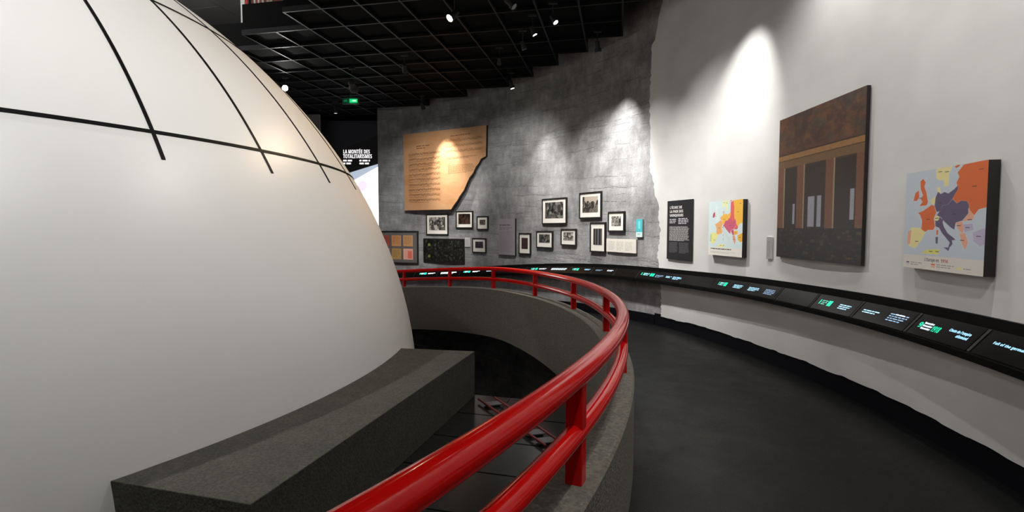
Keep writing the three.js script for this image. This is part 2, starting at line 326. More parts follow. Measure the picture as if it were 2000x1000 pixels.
{
  const q = (x, y) => { const p = atHeight(x, y, WELL + 0.03); return V(p.x, WELL, p.d); };
  const a = q(934, 781), b = q(1066, 873), c2 = q(966, 778), d2 = q(1090, 862), t = thing('red_bars', 'two low red bars with grey plates lying across the black well floor', 'floor_bars', a.clone());  // two red bars and grey plates laid low on the floor
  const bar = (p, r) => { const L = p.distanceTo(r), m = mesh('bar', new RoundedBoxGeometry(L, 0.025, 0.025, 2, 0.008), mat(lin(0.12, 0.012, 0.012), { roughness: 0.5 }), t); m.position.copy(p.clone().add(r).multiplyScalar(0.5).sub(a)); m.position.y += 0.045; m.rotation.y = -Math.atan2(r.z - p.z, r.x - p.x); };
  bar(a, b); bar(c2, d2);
  for (const u of [0.12, 0.45, 0.78, 0.93]) { const p = a.clone().lerp(b, u), r = c2.clone().lerp(d2, u), L = p.distanceTo(r), m = mesh('cross_plate', box(L, 0.012, 0.14), mat(lin(0.09, 0.09, 0.095), { roughness: 0.4 }), t); m.position.copy(p.add(r).multiplyScalar(0.5).sub(a)); m.position.y += 0.03; m.rotation.y = -Math.atan2(c2.z - a.z, c2.x - a.x); }
}
// ---------------------------------------------------------------- red handrail
{
  const t = thing('handrail', 'glossy red double-tube handrail on square posts along the parapet', 'handrail', PC(0.2, R_RAIL, parapetH(0.2)));
  const o = t.position;
  class Path extends THREE.Curve { constructor(dh) { super(); this.dh = dh; } getPoint(u) { const th = lerp(-1.25, 1.5, u); return PC(th, R_RAIL, parapetH(th) + this.dh).sub(o); } }
  mesh('top_rail', new THREE.TubeGeometry(new Path(0.43), 260, 0.047, 24), M.red, t);
  mesh('lower_rail', new THREE.TubeGeometry(new Path(0.20), 260, 0.042, 24), M.red, t);
  const pg = new RoundedBoxGeometry(0.07, 0.45, 0.07, 2, 0.006); pg.translate(0, 0.225 - 0.02, 0);
  for (let n = -4; n < 10; n++) { const th = -0.396 + 0.1866 * n, p = mesh('post', pg, M.red, t); p.position.copy(PC(th, R_RAIL, parapetH(th)).sub(o)); p.rotation.y = th; }
}
// ---------------------------------------------------------------- gridded black ceiling
const CEIL = 4.0, GA = Math.atan(211 / F), gs = Math.sin(GA), gc = Math.cos(GA);
{
  const c = structure('ceiling', null, null, 'black gridded ceiling with stepped edge along the curved wall');
  c.position.copy(V(0, CEIL, 0));
  const TU = 0.772, TV = 0.835, V0 = 8.85;
  const xy = (u, v) => [u * gc + v * gs, v * gc - u * gs];
  const cells = new Map();
  for (let i = -30; i < 12; i++) for (let j = -24; j < 16; j++) {
    const cs = [[i, j], [i + 1, j], [i + 1, j + 1], [i, j + 1]].map(([a, b]) => xy(a * TU, V0 + b * TV));
    const rr = cs.map(([x, d]) => Math.hypot(x - CX, d - CZ)), th = cs.map(([x, d]) => Math.atan2(d - CZ, x - CX));
    const [mx, md] = xy((i + 0.5) * TU, V0 + (j + 0.5) * TV);
    const inWall = cs.every((p, k) => rr[k] < (th[k] > -2 && th[k] < 1.206 ? RW(th[k]) - 0.015 : 14));
    const uc = (i + 0.5) * TU, lim = j <= -1 ? -5.2 : j === 0 ? -6.3 : j === 1 ? -7.8 : -9.3;
    const open = Math.hypot(mx - G.x, md - G.d) < 4.75 || (uc < lim && j > -9 && j < 4 && uc > -15);
    const box0 = mx > XL + 1 && md < ZF - 0.6 && md > ZN + 0.6 && mx < XR - 0.4;
    const slab = !open && box0 && Math.min(...rr) < 14.2;
    cells.set(i + ',' + j, { i, j, mx, md, inWall: inWall && !open && box0, slab, farOut: Math.min(...rr) > 13.2 });
  }
  const slabG = [], restP = [];
  const pg = new THREE.BoxGeometry(TU - 0.03, 0.03, TV - 0.03); pg.rotateY(-GA * -1); 
  const orient = g => g;
  const inView = (x, d) => d > 7.5 && Math.abs(x) < d * 1.05;
  for (const k of cells.values()) {
    if (k.slab) { const far = Math.hypot(k.mx - CX, k.md - CZ) > 10, y0 = k.inWall ? 0.10 : 1.2, y1 = far || !k.inWall ? 1.72 : 0.62, g = new THREE.BoxGeometry(TU + 0.001, y1 - y0, TV + 0.001); g.rotateY(-GA); g.translate(k.mx, (y0 + y1) / 2, -k.md); slabG.push(g); }  // raised and thicker cells near the wall added to block light from above
    if (k.inWall) {
      if (inView(k.mx, k.md)) { const p = mesh('ceiling_panel', null || panelGeo(), M.ceilPanel, c); p.position.set(k.mx, 0.075, -k.md); p.rotation.y = -GA; }
      else { const g = panelGeo().clone(); g.rotateY(-GA); g.translate(k.mx, 0.075, -k.md); restP.push(g); }
    }
  }
  function panelGeo() { return panelGeo.g ??= new THREE.BoxGeometry(TU - 0.02, 0.03, TV - 0.02); }
  mesh('slab', mergeGeometries(slabG), M.slab, c);
  if (restP.length) { const m = mesh('ceiling_panels_beyond', mergeGeometries(restP), M.ceilPanel, c); m.userData.kind = 'stuff'; }
  // bars along both directions, in runs wherever a panel lies on either side
  const has = (i, j) => cells.get(i + ',' + j)?.inWall;
  const bar = (u0, v0, u1, v1) => {
    const L = Math.hypot(u1 - u0, v1 - v0), [x, d] = xy((u0 + u1) / 2, (v0 + v1) / 2);
    const g = u0 === u1 ? new THREE.BoxGeometry(0.035, 0.10, L + 0.03) : new THREE.BoxGeometry(L + 0.03, 0.098, 0.035);
    const b = mesh('grid_bar', g, M.ceilBar, c); b.position.set(x, 0.05, -d); b.rotation.y = -GA;
  };
  for (let i = -30; i <= 12; i++) { let s = null; for (let j = -24; j <= 16; j++) { const h = has(i, j) || has(i - 1, j); if (h && s === null) s = j; if (!h && s !== null) { bar(i * TU, V0 + s * TV, i * TU, V0 + j * TV); s = null; } } }
  for (let j = -24; j <= 16; j++) { let s = null; for (let i = -30; i <= 12; i++) { const h = has(i, j) || has(i, j - 1); if (h && s === null) s = i; if (!h && s !== null) { bar(s * TU, V0 + j * TV, i * TU, V0 + j * TV); s = null; } } }
}
// upper ceiling of light grey panels
{
  const c = structure('ceiling_upper', null, null, 'grey panelled ceiling high above the globe opening'); c.userData.category = 'ceiling';
  c.position.set((XL + XR) / 2, EY + UPPER_Y, -(ZF + ZN) / 2);
  mesh('slab', box(XR - XL + 0.6, 0.25, ZF - ZN + 0.6, 0, 0.19, 0), M.slab, c);
  const T = 1.56, g = new THREE.BoxGeometry(T - 0.025, 0.06, T - 0.025), mx = (XL + XR) / 2, md = (ZF + ZN) / 2, rest = [];
  for (let i = -22; i < 14; i++) for (let j = -14; j < 16; j++) {
    const u = (i + 0.5) * T, v = 0.6 + (j + 0.5) * T, x = u * gc + v * gs, d = v * gc - u * gs;
    if (x < XL + 0.7 || x > XR - 0.7 || d < ZN + 0.7 || d > ZF - 0.7) continue;
    if (d > 11 && x < -0.4 * d + 1.5 && x > -0.75 * d - 1) { const p = mesh('ceiling_panel', g, M.upper, c); p.position.set(x - mx, 0.03, -(d - md)); p.rotation.y = -GA; }
    else { const q = g.clone(); q.rotateY(-GA); q.translate(x - mx, 0.03, -(d - md)); rest.push(q); }
  }
  const m = mesh('ceiling_panels_beyond', mergeGeometries(rest), M.upper, c); m.userData.kind = 'stuff';
}
const lampGlow = (c, i) => new THREE.MeshStandardMaterial({ color: 0x000000, emissive: c, emissiveIntensity: i });
FILL_PANELS.forEach(([x, d, w, l], k) => {
  const t = thing('fill_panel', 'added square glowing fill panel lighting the upper ceiling high over the globe', 'ceiling light', V(x, UPPER_Y - 0.08, d));  // added glowing panel, outside the view
  mesh('housing', box(w + 0.08, 0.05, l + 0.08, 0, 0.055, 0), M.paper, t);
  mesh('diffuser', box(w, 0.03, l, 0, 0.015, 0), lampGlow(0xffffff, 1.0), t);
});

// ---------------------------------------------------------------- things on the wall
// frame of a flat thing hung on the wall from its corner pixels, its front standing off by t
function hang(name, label, category, [xl, xr, yt, yb], t, group) {
  const mid = (xl + xr) / 2, a = wallHit(xl, (yt + yb) / 2, t), b = wallHit(xr, (yt + yb) / 2, t), m = wallHit(mid, (yt + yb) / 2, t);
  const th = (a.th + b.th) / 2, rr = RW(th) - t;
  const top = wallHit(mid, yt, t).h, bot = wallHit(mid, yb, t).h, w = Math.abs(a.th - b.th) * rr, h = top - bot;
  const skin = th < 0.33 ? 0.035 : 0, sag = rr * (1 - Math.cos(w / 2 / rr));
  const g = thing(name, label, category, PC(th, RW(th) - skin - sag - 0.006, bot), group);
  g.rotation.y = th - Math.PI / 2 - (RW(th + 0.01) - RW(th - 0.01)) / 0.02 / RW(th);               // local +z faces the ramp, +x to the viewer's right
  return { g, w, h, d: Math.max(0.012, t - skin - sag), th };
}
const printMat = (tex, rough = 0.6, extra = {}) => new THREE.MeshStandardMaterial({ map: tex, roughness: rough, ...extra });
function board(spec, tex, { rough = 0.5, edge = M.frame } = {}) {
  const { g, w, h, d } = spec;
  mesh('board', new THREE.BoxGeometry(w, h, d).translate(0, h / 2, d / 2), edge, g);
  mesh('print', new THREE.PlaneGeometry(w, h).translate(0, h / 2, d + 0.001), printMat(tex, rough), g);
}
const cs = (r, g, b) => `rgb(${r | 0},${g | 0},${b | 0})`;
// lines of writing too small to read in the photograph
function greek(g, x, y, w, lines, lh, col, fill = 0.5) {
  g.fillStyle = col;
  for (let l = 0; l < lines; l++) { let p = x; const end = x + w * (l === lines - 1 ? 0.6 + rnd() * 0.3 : 0.9 + rnd() * 0.1); while (p < end) { const ww = lh * (0.7 + rnd() * 2.2); g.fillRect(p, y + l * lh, Math.min(ww, end - p), lh * fill); p += ww + lh * 0.35; } }
}
function photoTex(sd, w, h, tone, kind) {
  return canvasTex(w, h, (g) => {
    const s0 = seed; seed = sd;
    const c = v => cs(v * tone[0], v * tone[1], v * tone[2]);
    g.fillStyle = c(kind === 'sky' ? 170 : 62); g.fillRect(0, 0, w, h);
    if (kind === 'sky') { g.fillStyle = c(60); g.fillRect(0, h * 0.5, w, h * 0.5); g.fillStyle = c(40); g.fillRect(0, 0, w * 0.12, h); }
    for (let i = 0; i < 150; i++) {
      const y = h * (kind === 'sky' ? 0.42 + 0.58 * rnd() : rnd()), v = kind === 'dark' ? 20 + rnd() * 70 : kind === 'high' ? 20 + rnd() * 190 : 15 + rnd() * 120;
      g.fillStyle = c(v); g.beginPath(); const r = w * (0.015 + 0.09 * rnd() * rnd() + 0.03 * rnd()); g.ellipse(rnd() * w, y, r, r * (0.7 + rnd()), 0, 0, 7); g.fill();
    }
    if (kind === 'tall') { for (let i = 0; i < 6; i++) { g.fillStyle = c(30 + 90 * (i % 2)); g.fillRect(w * i / 6, 0, w / 6, h); } g.fillStyle = c(150); g.fillRect(w * 0.48, 0, w * 0.08, h); }
    seed = s0;
  });
}
function picture(label, px, sd, { tone = [1, 0.97, 0.92], kind = 'mid', matw = 0.1, bottom = 0.18, t = 0.045, group = 'framed photographs on the grey wall' } = {}) {
  const { g, w, h, d } = hang('picture_frame', label, 'picture frame', px, t, group);
  const fw = Math.min(0.035, w * 0.07), o = new THREE.Shape([[-w / 2, 0], [w / 2, 0], [w / 2, h], [-w / 2, h]].map(p => new THREE.Vector2(...p)));
  o.holes.push(new THREE.Path([[-w / 2 + fw, fw], [-w / 2 + fw, h - fw], [w / 2 - fw, h - fw], [w / 2 - fw, fw]].map(p => new THREE.Vector2(...p))));
  mesh('frame', new THREE.ExtrudeGeometry(o, { depth: d, bevelEnabled: false }), M.frame, g);
  mesh('mat', box(w - 2 * fw, h - 2 * fw, 0.012, 0, h / 2, d - 0.02), M.matBoard, g);
  const iw = w * (1 - 2 * matw) - 2 * fw, ih = h * (1 - matw - bottom) - 2 * fw;
  mesh('photograph', box(iw, ih, 0.003, 0, h * bottom + fw + ih / 2, d - 0.012), printMat(photoTex(sd, 96, Math.round(96 * ih / iw), tone, kind), 0.4), g);
  return g;
}
// --- torn sheet of music, on a thick board
{
  const tt = 0.24, { g, w, h, d, th } = hang('music_board', 'large tan board printed with sheet music, its lower right corner torn off', 'board', [783, 944, 254, 411], tt);
  const toL = (x, y) => { const p = wallHit(x, y, tt); return [-(p.th - th) * (RW(th) - tt), p.h + EY - g.position.y]; };
  const px = [[783, 262], [944, 243], [943, 304], [935, 309], [931, 318], [926, 325], [921, 338], [915, 346], [910, 358], [905, 371], [897, 383], [893, 391], [886, 401], [881, 409], [786, 411]];
  const pts = px.map(p => toL(...p)), s = new THREE.Shape(pts.map(p => new THREE.Vector2(...p)));
  mesh('board', new THREE.ExtrudeGeometry(s, { depth: d * 0.7, bevelEnabled: false }).translate(0, 0, d * 0.3 - 0.002), M.frame, g);
  mesh('batten', box(w * 0.55, 0.06, d * 0.3, -w * 0.15, h * 0.8, d * 0.15), M.frame, g);
  mesh('batten', box(w * 0.4, 0.06, d * 0.3, -w * 0.2, h * 0.2, d * 0.15), M.frame, g);
  const pg = new THREE.ShapeGeometry(s), P = pg.attributes.position, U = pg.attributes.uv;
  const x0 = Math.min(...pts.map(p => p[0])), x1 = Math.max(...pts.map(p => p[0])), y0 = Math.min(...pts.map(p => p[1])), y1 = Math.max(...pts.map(p => p[1]));
  for (let i = 0; i < P.count; i++) U.setXY(i, (P.getX(i) - x0) / (x1 - x0), (P.getY(i) - y0) / (y1 - y0));
  pg.translate(0, 0, d);
  const tex = canvasTex(640, 640, (c) => {
    const s0 = seed; seed = 31;
    c.fillStyle = cs(190, 146, 106); c.fillRect(0, 0, 640, 640);
    for (let i = 0; i < 260; i++) { c.fillStyle = `rgba(${rnd() < 0.5 ? '150,95,50' : '220,170,118'},0.07)`; c.beginPath(); c.ellipse(rnd() * 640, rnd() * 640, 20 + rnd() * 60, 14 + rnd() * 40, 0, 0, 7); c.fill(); }
    const ink = 'rgba(70,38,18,0.85)';
    greek(c, 110, 110, 110, 2, 18, ink, 0.25); greek(c, 380, 60, 210, 1, 12, ink, 0.4);
    for (let k = 0; k < 10; k++) {
      const y = 170 + k * 42;
      c.strokeStyle = 'rgba(70,38,18,0.6)'; c.lineWidth = 1.2;
      for (let l = 0; l < 5; l++) { c.beginPath(); c.moveTo(40, y + l * 4); c.lineTo(300, y + l * 4); c.stroke(); }
      c.fillStyle = ink; for (let n = 0; n < 34; n++) { const nx = 52 + n * 7.3 + rnd() * 3, ny = y + rnd() * 17; c.beginPath(); c.ellipse(nx, ny, 2.6, 2, 0, 0, 7); c.fill(); c.fillRect(nx + 2, ny - 10, 1, 10); }
      greek(c, 44, y + 24, 250, 1, 7, 'rgba(70,38,18,0.55)', 0.5);
    }
    for (let k = 0; k < 3; k++) {
      const y = 90 + k * 42; c.strokeStyle = 'rgba(70,38,18,0.6)';
      for (let l = 0; l < 5; l++) { c.beginPath(); c.moveTo(340, y + l * 4); c.lineTo(615, y + l * 4); c.stroke(); }
      c.fillStyle = ink; for (let n = 0; n < 34; n++) { c.beginPath(); c.ellipse(346 + n * 7.7, y + rnd() * 17, 2.6, 2, 0, 0, 7); c.fill(); }
    }
    greek(c, 350, 230, 240, 2, 9, 'rgba(70,38,18,0.5)'); greek(c, 360, 290, 200, 8, 9, 'rgba(70,38,18,0.4)');
    seed = s0;
  });
  mesh('sheet', pg, new THREE.MeshPhysicalMaterial({ map: tex, roughness: 0.45, clearcoat: 0.5, clearcoatRoughness: 0.25 }), g);
}
// --- framed photographs
picture('nearly square framed crowd photograph just under the sheet music board', [832, 875, 418, 459], 101, { kind: 'high' });
picture('square frame with dark sepia picture between the crowd photograph and the smallest frame', [890, 923, 412, 446], 102, { tone: [0.9, 0.6, 0.45], kind: 'dark' });
picture('smallest upright frame high on the grey wall right of the sepia picture', [931, 953, 422, 449], 103, { matw: 0.18, bottom: 0.28, tone: [1, 0.9, 0.85] });
picture('small square frame beside the dark contact sheet, under the smallest upright frame', [922, 949, 465, 494], 104, { matw: 0.16, bottom: 0.26, kind: 'dark', tone: [0.9, 0.85, 0.95] });
picture('narrow tall frame with a purple-brown picture next to the grey text panel', [1013, 1036, 455, 497], 105, { matw: 0.17, bottom: 0.2, kind: 'dark', tone: [0.9, 0.55, 0.6] });
picture('largest square frame hung above two small frames on the grey wall', [1058, 1106, 387, 438], 106, { kind: 'mid' });
picture('small frame with a grey landscape picture, left of the pair below the largest frame', [1047, 1079, 451, 485], 107, { matw: 0.12, bottom: 0.25 });
picture('small frame with a pale high-contrast picture, right of the pair below the largest frame', [1095, 1125, 447, 480], 108, { matw: 0.12, bottom: 0.24, kind: 'high' });
picture('large frame with a landscape under pale sky, highest on the grey wall', [1131, 1174, 375, 427], 109, { kind: 'sky', matw: 0.11, tone: [1, 0.93, 0.85] });
picture('tall frame holding a tall narrow picture beside the white caption panel', [1152, 1182, 434, 493], 110, { kind: 'tall', matw: 0.16, bottom: 0.2, tone: [0.75, 0.72, 0.7] });
picture('frame with black and white close-up hung above the white caption panel', [1187, 1219, 413, 453], 111, { matw: 0.16, bottom: 0.22, kind: 'high' });
// --- glazed case with old papers, half hidden by the globe
{
  const { g, w, h, d } = hang('display_frame', 'black frame of brown old papers partly hidden by the globe', 'display frame', [738, 816, 451, 515], 0.06);
  const fw = 0.05, o = new THREE.Shape([[-w / 2, 0], [w / 2, 0], [w / 2, h], [-w / 2, h]].map(p => new THREE.Vector2(...p)));
  o.holes.push(new THREE.Path([[-w / 2 + fw, fw], [-w / 2 + fw, h - fw], [w / 2 - fw, h - fw], [w / 2 - fw, fw]].map(p => new THREE.Vector2(...p))));
  mesh('frame', new THREE.ExtrudeGeometry(o, { depth: d, bevelEnabled: false }), M.frame, g);
  mesh('backing', box(w - 2 * fw, h - 2 * fw, 0.012, 0, h / 2, 0.012), mat(lin(0.13, 0.12, 0.115)), g);
  const cols = [[150, 70, 55], [196, 140, 90], [200, 150, 100], [190, 150, 90], [176, 140, 80], [228, 170, 150]];
  for (let r = 0; r < 2; r++) for (let c = 0; c < 3; c++) {
    const pw = w * 0.235, ph = h * 0.33, k = r * 3 + c, col = cols[k];
    const tex = canvasTex(64, 64, q => { q.fillStyle = cs(...col); q.fillRect(0, 0, 64, 64); greek(q, 6, 8, 50, 5, 9, `rgba(90,45,25,${k === 5 ? 0.05 : 0.3})`); if (k === 5) { q.fillStyle = cs(222, 110, 90); q.fillRect(30, 14, 28, 44); } });
    mesh('paper', box(pw, ph, 0.004, -w / 2 + w * (0.17 + 0.29 * c), h * (0.3 + 0.4 * (1 - r)), 0.022), printMat(tex, 0.85), g);
  }
  mesh('pane', box(w - 2 * fw, h - 2 * fw, 0.003, 0, h / 2, d - 0.01), new THREE.MeshPhysicalMaterial({ color: 0xffffff, transmission: 1, roughness: 0.03, thickness: 0, ior: 1.5 }), g);
}
// --- contact sheet of dark pictures
{
  const s = hang('contact_sheet', 'wide black panel of eight dark pictures in two rows below the crowd photograph', 'panel', [826, 906, 466, 514], 0.05), { g, w, h, d } = s;
  mesh('board', box(w, h, d, 0, h / 2, d / 2), M.frame, g);
  for (let r = 0; r < 2; r++) for (let c = 0; c < 4; c++) {
    const tex = canvasTex(48, 56, q => { const s0 = seed; seed = 300 + r * 4 + c; q.fillStyle = cs(14, 15, 14); q.fillRect(0, 0, 48, 56); for (let i = 0; i < 40; i++) { const v = 10 + rnd() * 65; q.fillStyle = cs(v * 0.95, v, v * 0.85); q.fillRect(rnd() * 48, rnd() * 56, 3 + rnd() * 7, 4 + rnd() * 9); } if (c === 0) { q.fillStyle = cs(120, 140, 50); q.beginPath(); q.ellipse(26, 28, 7, 8, 0, 0, 7); q.fill(); } seed = s0; });
    mesh('photograph', box(w * 0.215, h * 0.42, 0.004, -w / 2 + w * (0.14 + 0.24 * c), h * (0.27 + 0.47 * (1 - r)), d), printMat(tex, 0.4), g);
  }
}
const capTex = (w, h, bg, ink, cols, pad = 0.1, lines = 9) => canvasTex(w, h, g => { g.fillStyle = bg; g.fillRect(0, 0, w, h); const cw = w * (1 - pad * 2) / cols; for (let c = 0; c < cols; c++) greek(g, w * pad + c * cw, h * 0.2, cw * 0.85, lines, h * 0.7 / lines, ink, 0.45); });
board(hang('caption_label', 'small white caption card beside the dark contact sheet', 'label', [908, 918, 464, 482], 0.02), capTex(48, 80, cs(190, 185, 185), 'rgba(80,80,80,0.4)', 1), { edge: M.paper });
board(hang('text_panel', 'tall pale grey text panel standing between two groups of frames', 'panel', [974, 1006, 427, 498], 0.06), canvasTex(96, 208, g => { g.fillStyle = cs(150, 142, 148); g.fillRect(0, 0, 96, 208); greek(g, 6, 34, 84, 1, 10, 'rgba(70,55,62,0.9)', 0.5); greek(g, 6, 50, 80, 2, 8, 'rgba(95,80,90,0.6)', 0.4); greek(g, 6, 76, 84, 16, 7, 'rgba(110,100,106,0.35)', 0.4); }), { rough: 0.7 });
board(hang('caption_board', 'wide white caption panel under the frames near the teal label', 'label', [1184, 1242, 467, 493], 0.04), capTex(160, 80, cs(222, 216, 206), 'rgba(150,145,135,0.5)', 3, 0.07, 7), { edge: M.paper });
board(hang('teal_label', 'small teal label with pale foot at the torn edge of the white plaster', 'label', [1243, 1255, 428, 463], 0.03), canvasTex(48, 144, g => { g.fillStyle = cs(70, 178, 186); g.fillRect(0, 0, 48, 104); g.fillStyle = cs(205, 225, 224); g.fillRect(0, 104, 48, 40); g.fillStyle = cs(120, 205, 208); g.fillRect(16, 16, 16, 60); greek(g, 10, 112, 28, 2, 10, cs(110, 160, 165)); }), { edge: M.paper });
board(hang('caption_label', 'small grey caption card at the left edge of the large brown picture', 'label', [1498, 1508, 463, 506], 0.05), capTex(40, 160, cs(165, 162, 160), 'rgba(120,118,118,0.6)', 1, 0.12, 14), { edge: M.paper });
// --- black introductory panel
board(hang('title_panel', 'tall black title panel with white heading on the white plaster', 'panel', [1303, 1352, 391, 508], 0.06), canvasTex(256, 600, g => {
  g.fillStyle = cs(22, 21, 24); g.fillRect(0, 0, 256, 600);
  g.fillStyle = cs(240, 238, 232); g.font = 'bold 30px sans-serif'; g.textBaseline = 'top';
  const fit = (s, x, y, w, px) => { g.save(); g.font = `bold ${px}px sans-serif`; g.translate(x, y); g.scale(w / g.measureText(s).width, 1); g.fillText(s, 0, 0); g.restore(); };
  fit("L'ÉCHEC DE", 26, 50, 128, 36); fit('LA PAIX DES', 26, 90, 140, 36); fit('VAINQUEURS', 26, 130, 142, 36);
  greek(g, 26, 186, 76, 3, 17, cs(190, 188, 196), 0.55); greek(g, 118, 180, 100, 4, 16, cs(190, 188, 196), 0.6);
  greek(g, 26, 262, 204, 15, 10, cs(175, 175, 172), 0.6);
  greek(g, 26, 424, 90, 11, 10, cs(92, 90, 94), 0.55); greek(g, 130, 424, 96, 11, 10, cs(92, 90, 94), 0.55);
}));
// --- large brown picture (plain stand-in of the same size and colours)
{
  const s = hang('painting', 'large upright dark brown and gold picture without frame on the white plaster', 'painting', [1517, 1682.5, 205, 510], 0.1), { g, w, h, d } = s;
  const tex = canvasTex(512, 800, (c, W, H) => {
    const s0 = seed; seed = 77;
    c.fillStyle = cs(52, 38, 30); c.fillRect(0, 0, W, H);
    c.fillStyle = cs(92, 56, 38); c.fillRect(0, 0, W, H * 0.26);
    for (let i = 0; i < 260; i++) { const v = rnd(); c.fillStyle = v < 0.5 ? 'rgba(46,34,30,0.25)' : v < 0.8 ? 'rgba(128,78,44,0.22)' : 'rgba(60,70,62,0.25)'; c.beginPath(); c.ellipse(rnd() * W, rnd() * H * 0.24, 10 + rnd() * 34, 6 + rnd() * 20, rnd() * 3, 0, 7); c.fill(); }
    c.fillStyle = cs(150, 108, 62); c.fillRect(0, H * 0.27, W, H * 0.035); c.fillStyle = cs(112, 84, 52); c.fillRect(0, H * 0.31, W, H * 0.05);
    c.fillStyle = cs(34, 27, 24); c.fillRect(0, H * 0.37, W, H * 0.42);
    for (const x of [0.0, 0.27, 0.62, 0.93]) { c.fillStyle = cs(112, 72, 50); c.fillRect(W * x, H * 0.36, W * 0.1, H * 0.43); c.fillStyle = cs(150, 132, 104); c.fillRect(W * (x + 0.085), H * 0.36, W * 0.016, H * 0.43); }
    for (const [x, y, ww, hh] of [[0.42, 0.58, 0.08, 0.2], [0.53, 0.58, 0.05, 0.2], [0.88, 0.56, 0.04, 0.18], [0.22, 0.62, 0.03, 0.14]]) { c.fillStyle = cs(150, 152, 162); c.fillRect(W * x, H * y, W * ww, H * hh); }
    c.fillStyle = cs(20, 17, 16); c.fillRect(0, H * 0.79, W, H * 0.21);
    for (let i = 0; i < 150; i++) { const v = rnd(); c.fillStyle = v < 0.6 ? 'rgba(48,40,34,0.6)' : v < 0.9 ? 'rgba(120,82,54,0.4)' : 'rgba(140,118,60,0.4)'; c.fillRect(rnd() * W, H * (0.78 + rnd() * 0.21), 5 + rnd() * 22, 4 + rnd() * 12); }
    for (let i = 0; i < 5000; i++) { c.fillStyle = rnd() < 0.5 ? 'rgba(0,0,0,0.10)' : 'rgba(170,120,70,0.06)'; c.fillRect(rnd() * W, rnd() * H, 2 + rnd() * 8, 1 + rnd() * 3); }
    seed = s0;
  });
  board(s, tex, { rough: 0.35 });
}
// --- two maps of Europe on thick boards
const MQ = { tl: [100, 182], tr: [675, 82], br: [643, 882], bl: [93, 839] };
function mapUV([x, y]) {                        // crop coordinates to board uv (projective)
  const { tl, tr, br, bl } = MQ;
  let u = 0.5, v = 0.5;
  const q = 1.22;                               // near edge is that much larger than the far edge
  for (let i = 0; i < 12; i++) {
    u = (x - lerp(tl[0], bl[0], v)) / (lerp(tr[0], br[0], v) - lerp(tl[0], bl[0], v));
    const yt = lerp(tl[1], tr[1], u), yb = lerp(bl[1], br[1], u); v = (y - yt) / (yb - yt);
  }
  u = u * q / (1 + (q - 1) * u);
  return [u, v];
}
const LANDS = {
  russia: [[505, 115], [676, 80], [662, 405], [610, 420], [580, 462], [550, 430], [540, 395], [530, 365], [490, 362], [460, 382], [430, 350], [450, 310], [465, 270], [455, 240], [475, 200], [462, 170]],
  kola: [[440, 130], [470, 112], [480, 122], [455, 140]],
  germany: [[330, 300], [345, 320], [375, 305], [400, 315], [440, 285], [468, 255], [465, 290], [450, 312], [430, 350], [400, 390], [360, 400], [345, 440], [320, 445], [305, 400], [310, 345]],
  austria: [[345, 435], [360, 400], [400, 390], [430, 352], [460, 382], [490, 362], [530, 365], [545, 395], [540, 450], [500, 500], [455, 515], [445, 565], [420, 550], [375, 510], [350, 480], [320, 470]],
  italy: [[312, 505], [345, 480], [368, 500], [365, 520], [375, 550], [400, 590], [440, 620], [455, 635], [430, 640], [435, 665], [415, 690], [408, 715], [372, 690], [405, 690], [415, 655], [390, 625], [360, 590], [340, 555], [315, 545]],
  france: [[190, 455], [225, 440], [245, 425], [285, 395], [305, 405], [318, 450], [302, 490], [312, 545], [300, 570], [265, 572], [245, 585], [215, 575], [220, 510], [205, 470]],
  britain: [[200, 235], [220, 215], [240, 240], [230, 270], [245, 310], [258, 375], [250, 400], [198, 407], [220, 375], [205, 360], [222, 330], [205, 290]],
  ireland: [[155, 372], [165, 320], [190, 295], [196, 340], [180, 370]],
  spain: [[140, 560], [205, 560], [245, 590], [215, 650], [175, 705], [130, 690]],
  portugal: [[122, 585], [146, 575], [138, 675], [116, 675]],
  scandinavia: [[312, 150], [370, 130], [430, 120], [402, 180], [400, 260], [372, 268], [365, 220], [345, 225], [315, 215]],
  lowlands: [[275, 365], [312, 335], [306, 395], [285, 390]],
  denmark: [[318, 278], [340, 268], [348, 312], [326, 305]],
  romania: [[540, 415], [580, 465], [570, 495], [500, 505], [540, 452]],
  serbia: [[455, 515], [500, 505], [512, 560], [500, 590], [470, 560]],
  greece: [[480, 590], [520, 585], [540, 650], [520, 705], [498, 660]],
  bulgaria: [[505, 525], [570, 518], [580, 560], [515, 580]],
  turkey: [[570, 580], [662, 540], [652, 660], [620, 675], [575, 640]],
  africa: [[215, 738], [260, 710], [345, 704], [340, 742]],
  sardinia: [[316, 620], [334, 618], [332, 668], [318, 664]], corsica: [[322, 572], [334, 570], [332, 606], [322, 604]],
};
function mapTex(colors, sea, drawFoot) {
  return canvasTex(560, 720, (g, W, H) => {
    g.fillStyle = sea; g.fillRect(0, 0, W, H);
    for (const [k, pts] of Object.entries(LANDS)) {
      if (!colors[k]) continue; g.fillStyle = colors[k]; g.beginPath();
      pts.forEach((p, i) => { const [u, v] = mapUV(p); i ? g.lineTo(u * W, v * H) : g.moveTo(u * W, v * H); }); g.closePath(); g.fill();
      g.strokeStyle = 'rgba(255,255,255,0.35)'; g.lineWidth = 1.5; g.stroke();
    }
    const [su, sv] = mapUV([323, 488]); if (colors.swiss) { g.fillStyle = colors.swiss; g.beginPath(); g.ellipse(su * W, sv * H, 17, 19, 0, 0, 7); g.fill(); }
    g.fillStyle = 'rgba(40,40,50,0.75)';
    for (const p of [[345, 380], [445, 455], [580, 262], [625, 145], [263, 497], [340, 165], [388, 165], [185, 655], [205, 350], [550, 492], [475, 535], [535, 547], [610, 605], [500, 636], [285, 722], [330, 722], [323, 488]]) { const [u, v] = mapUV(p); g.fillRect(u * W - 13, v * H - 2, 26, 5); }
    drawFoot(g, W, H);
  });
}
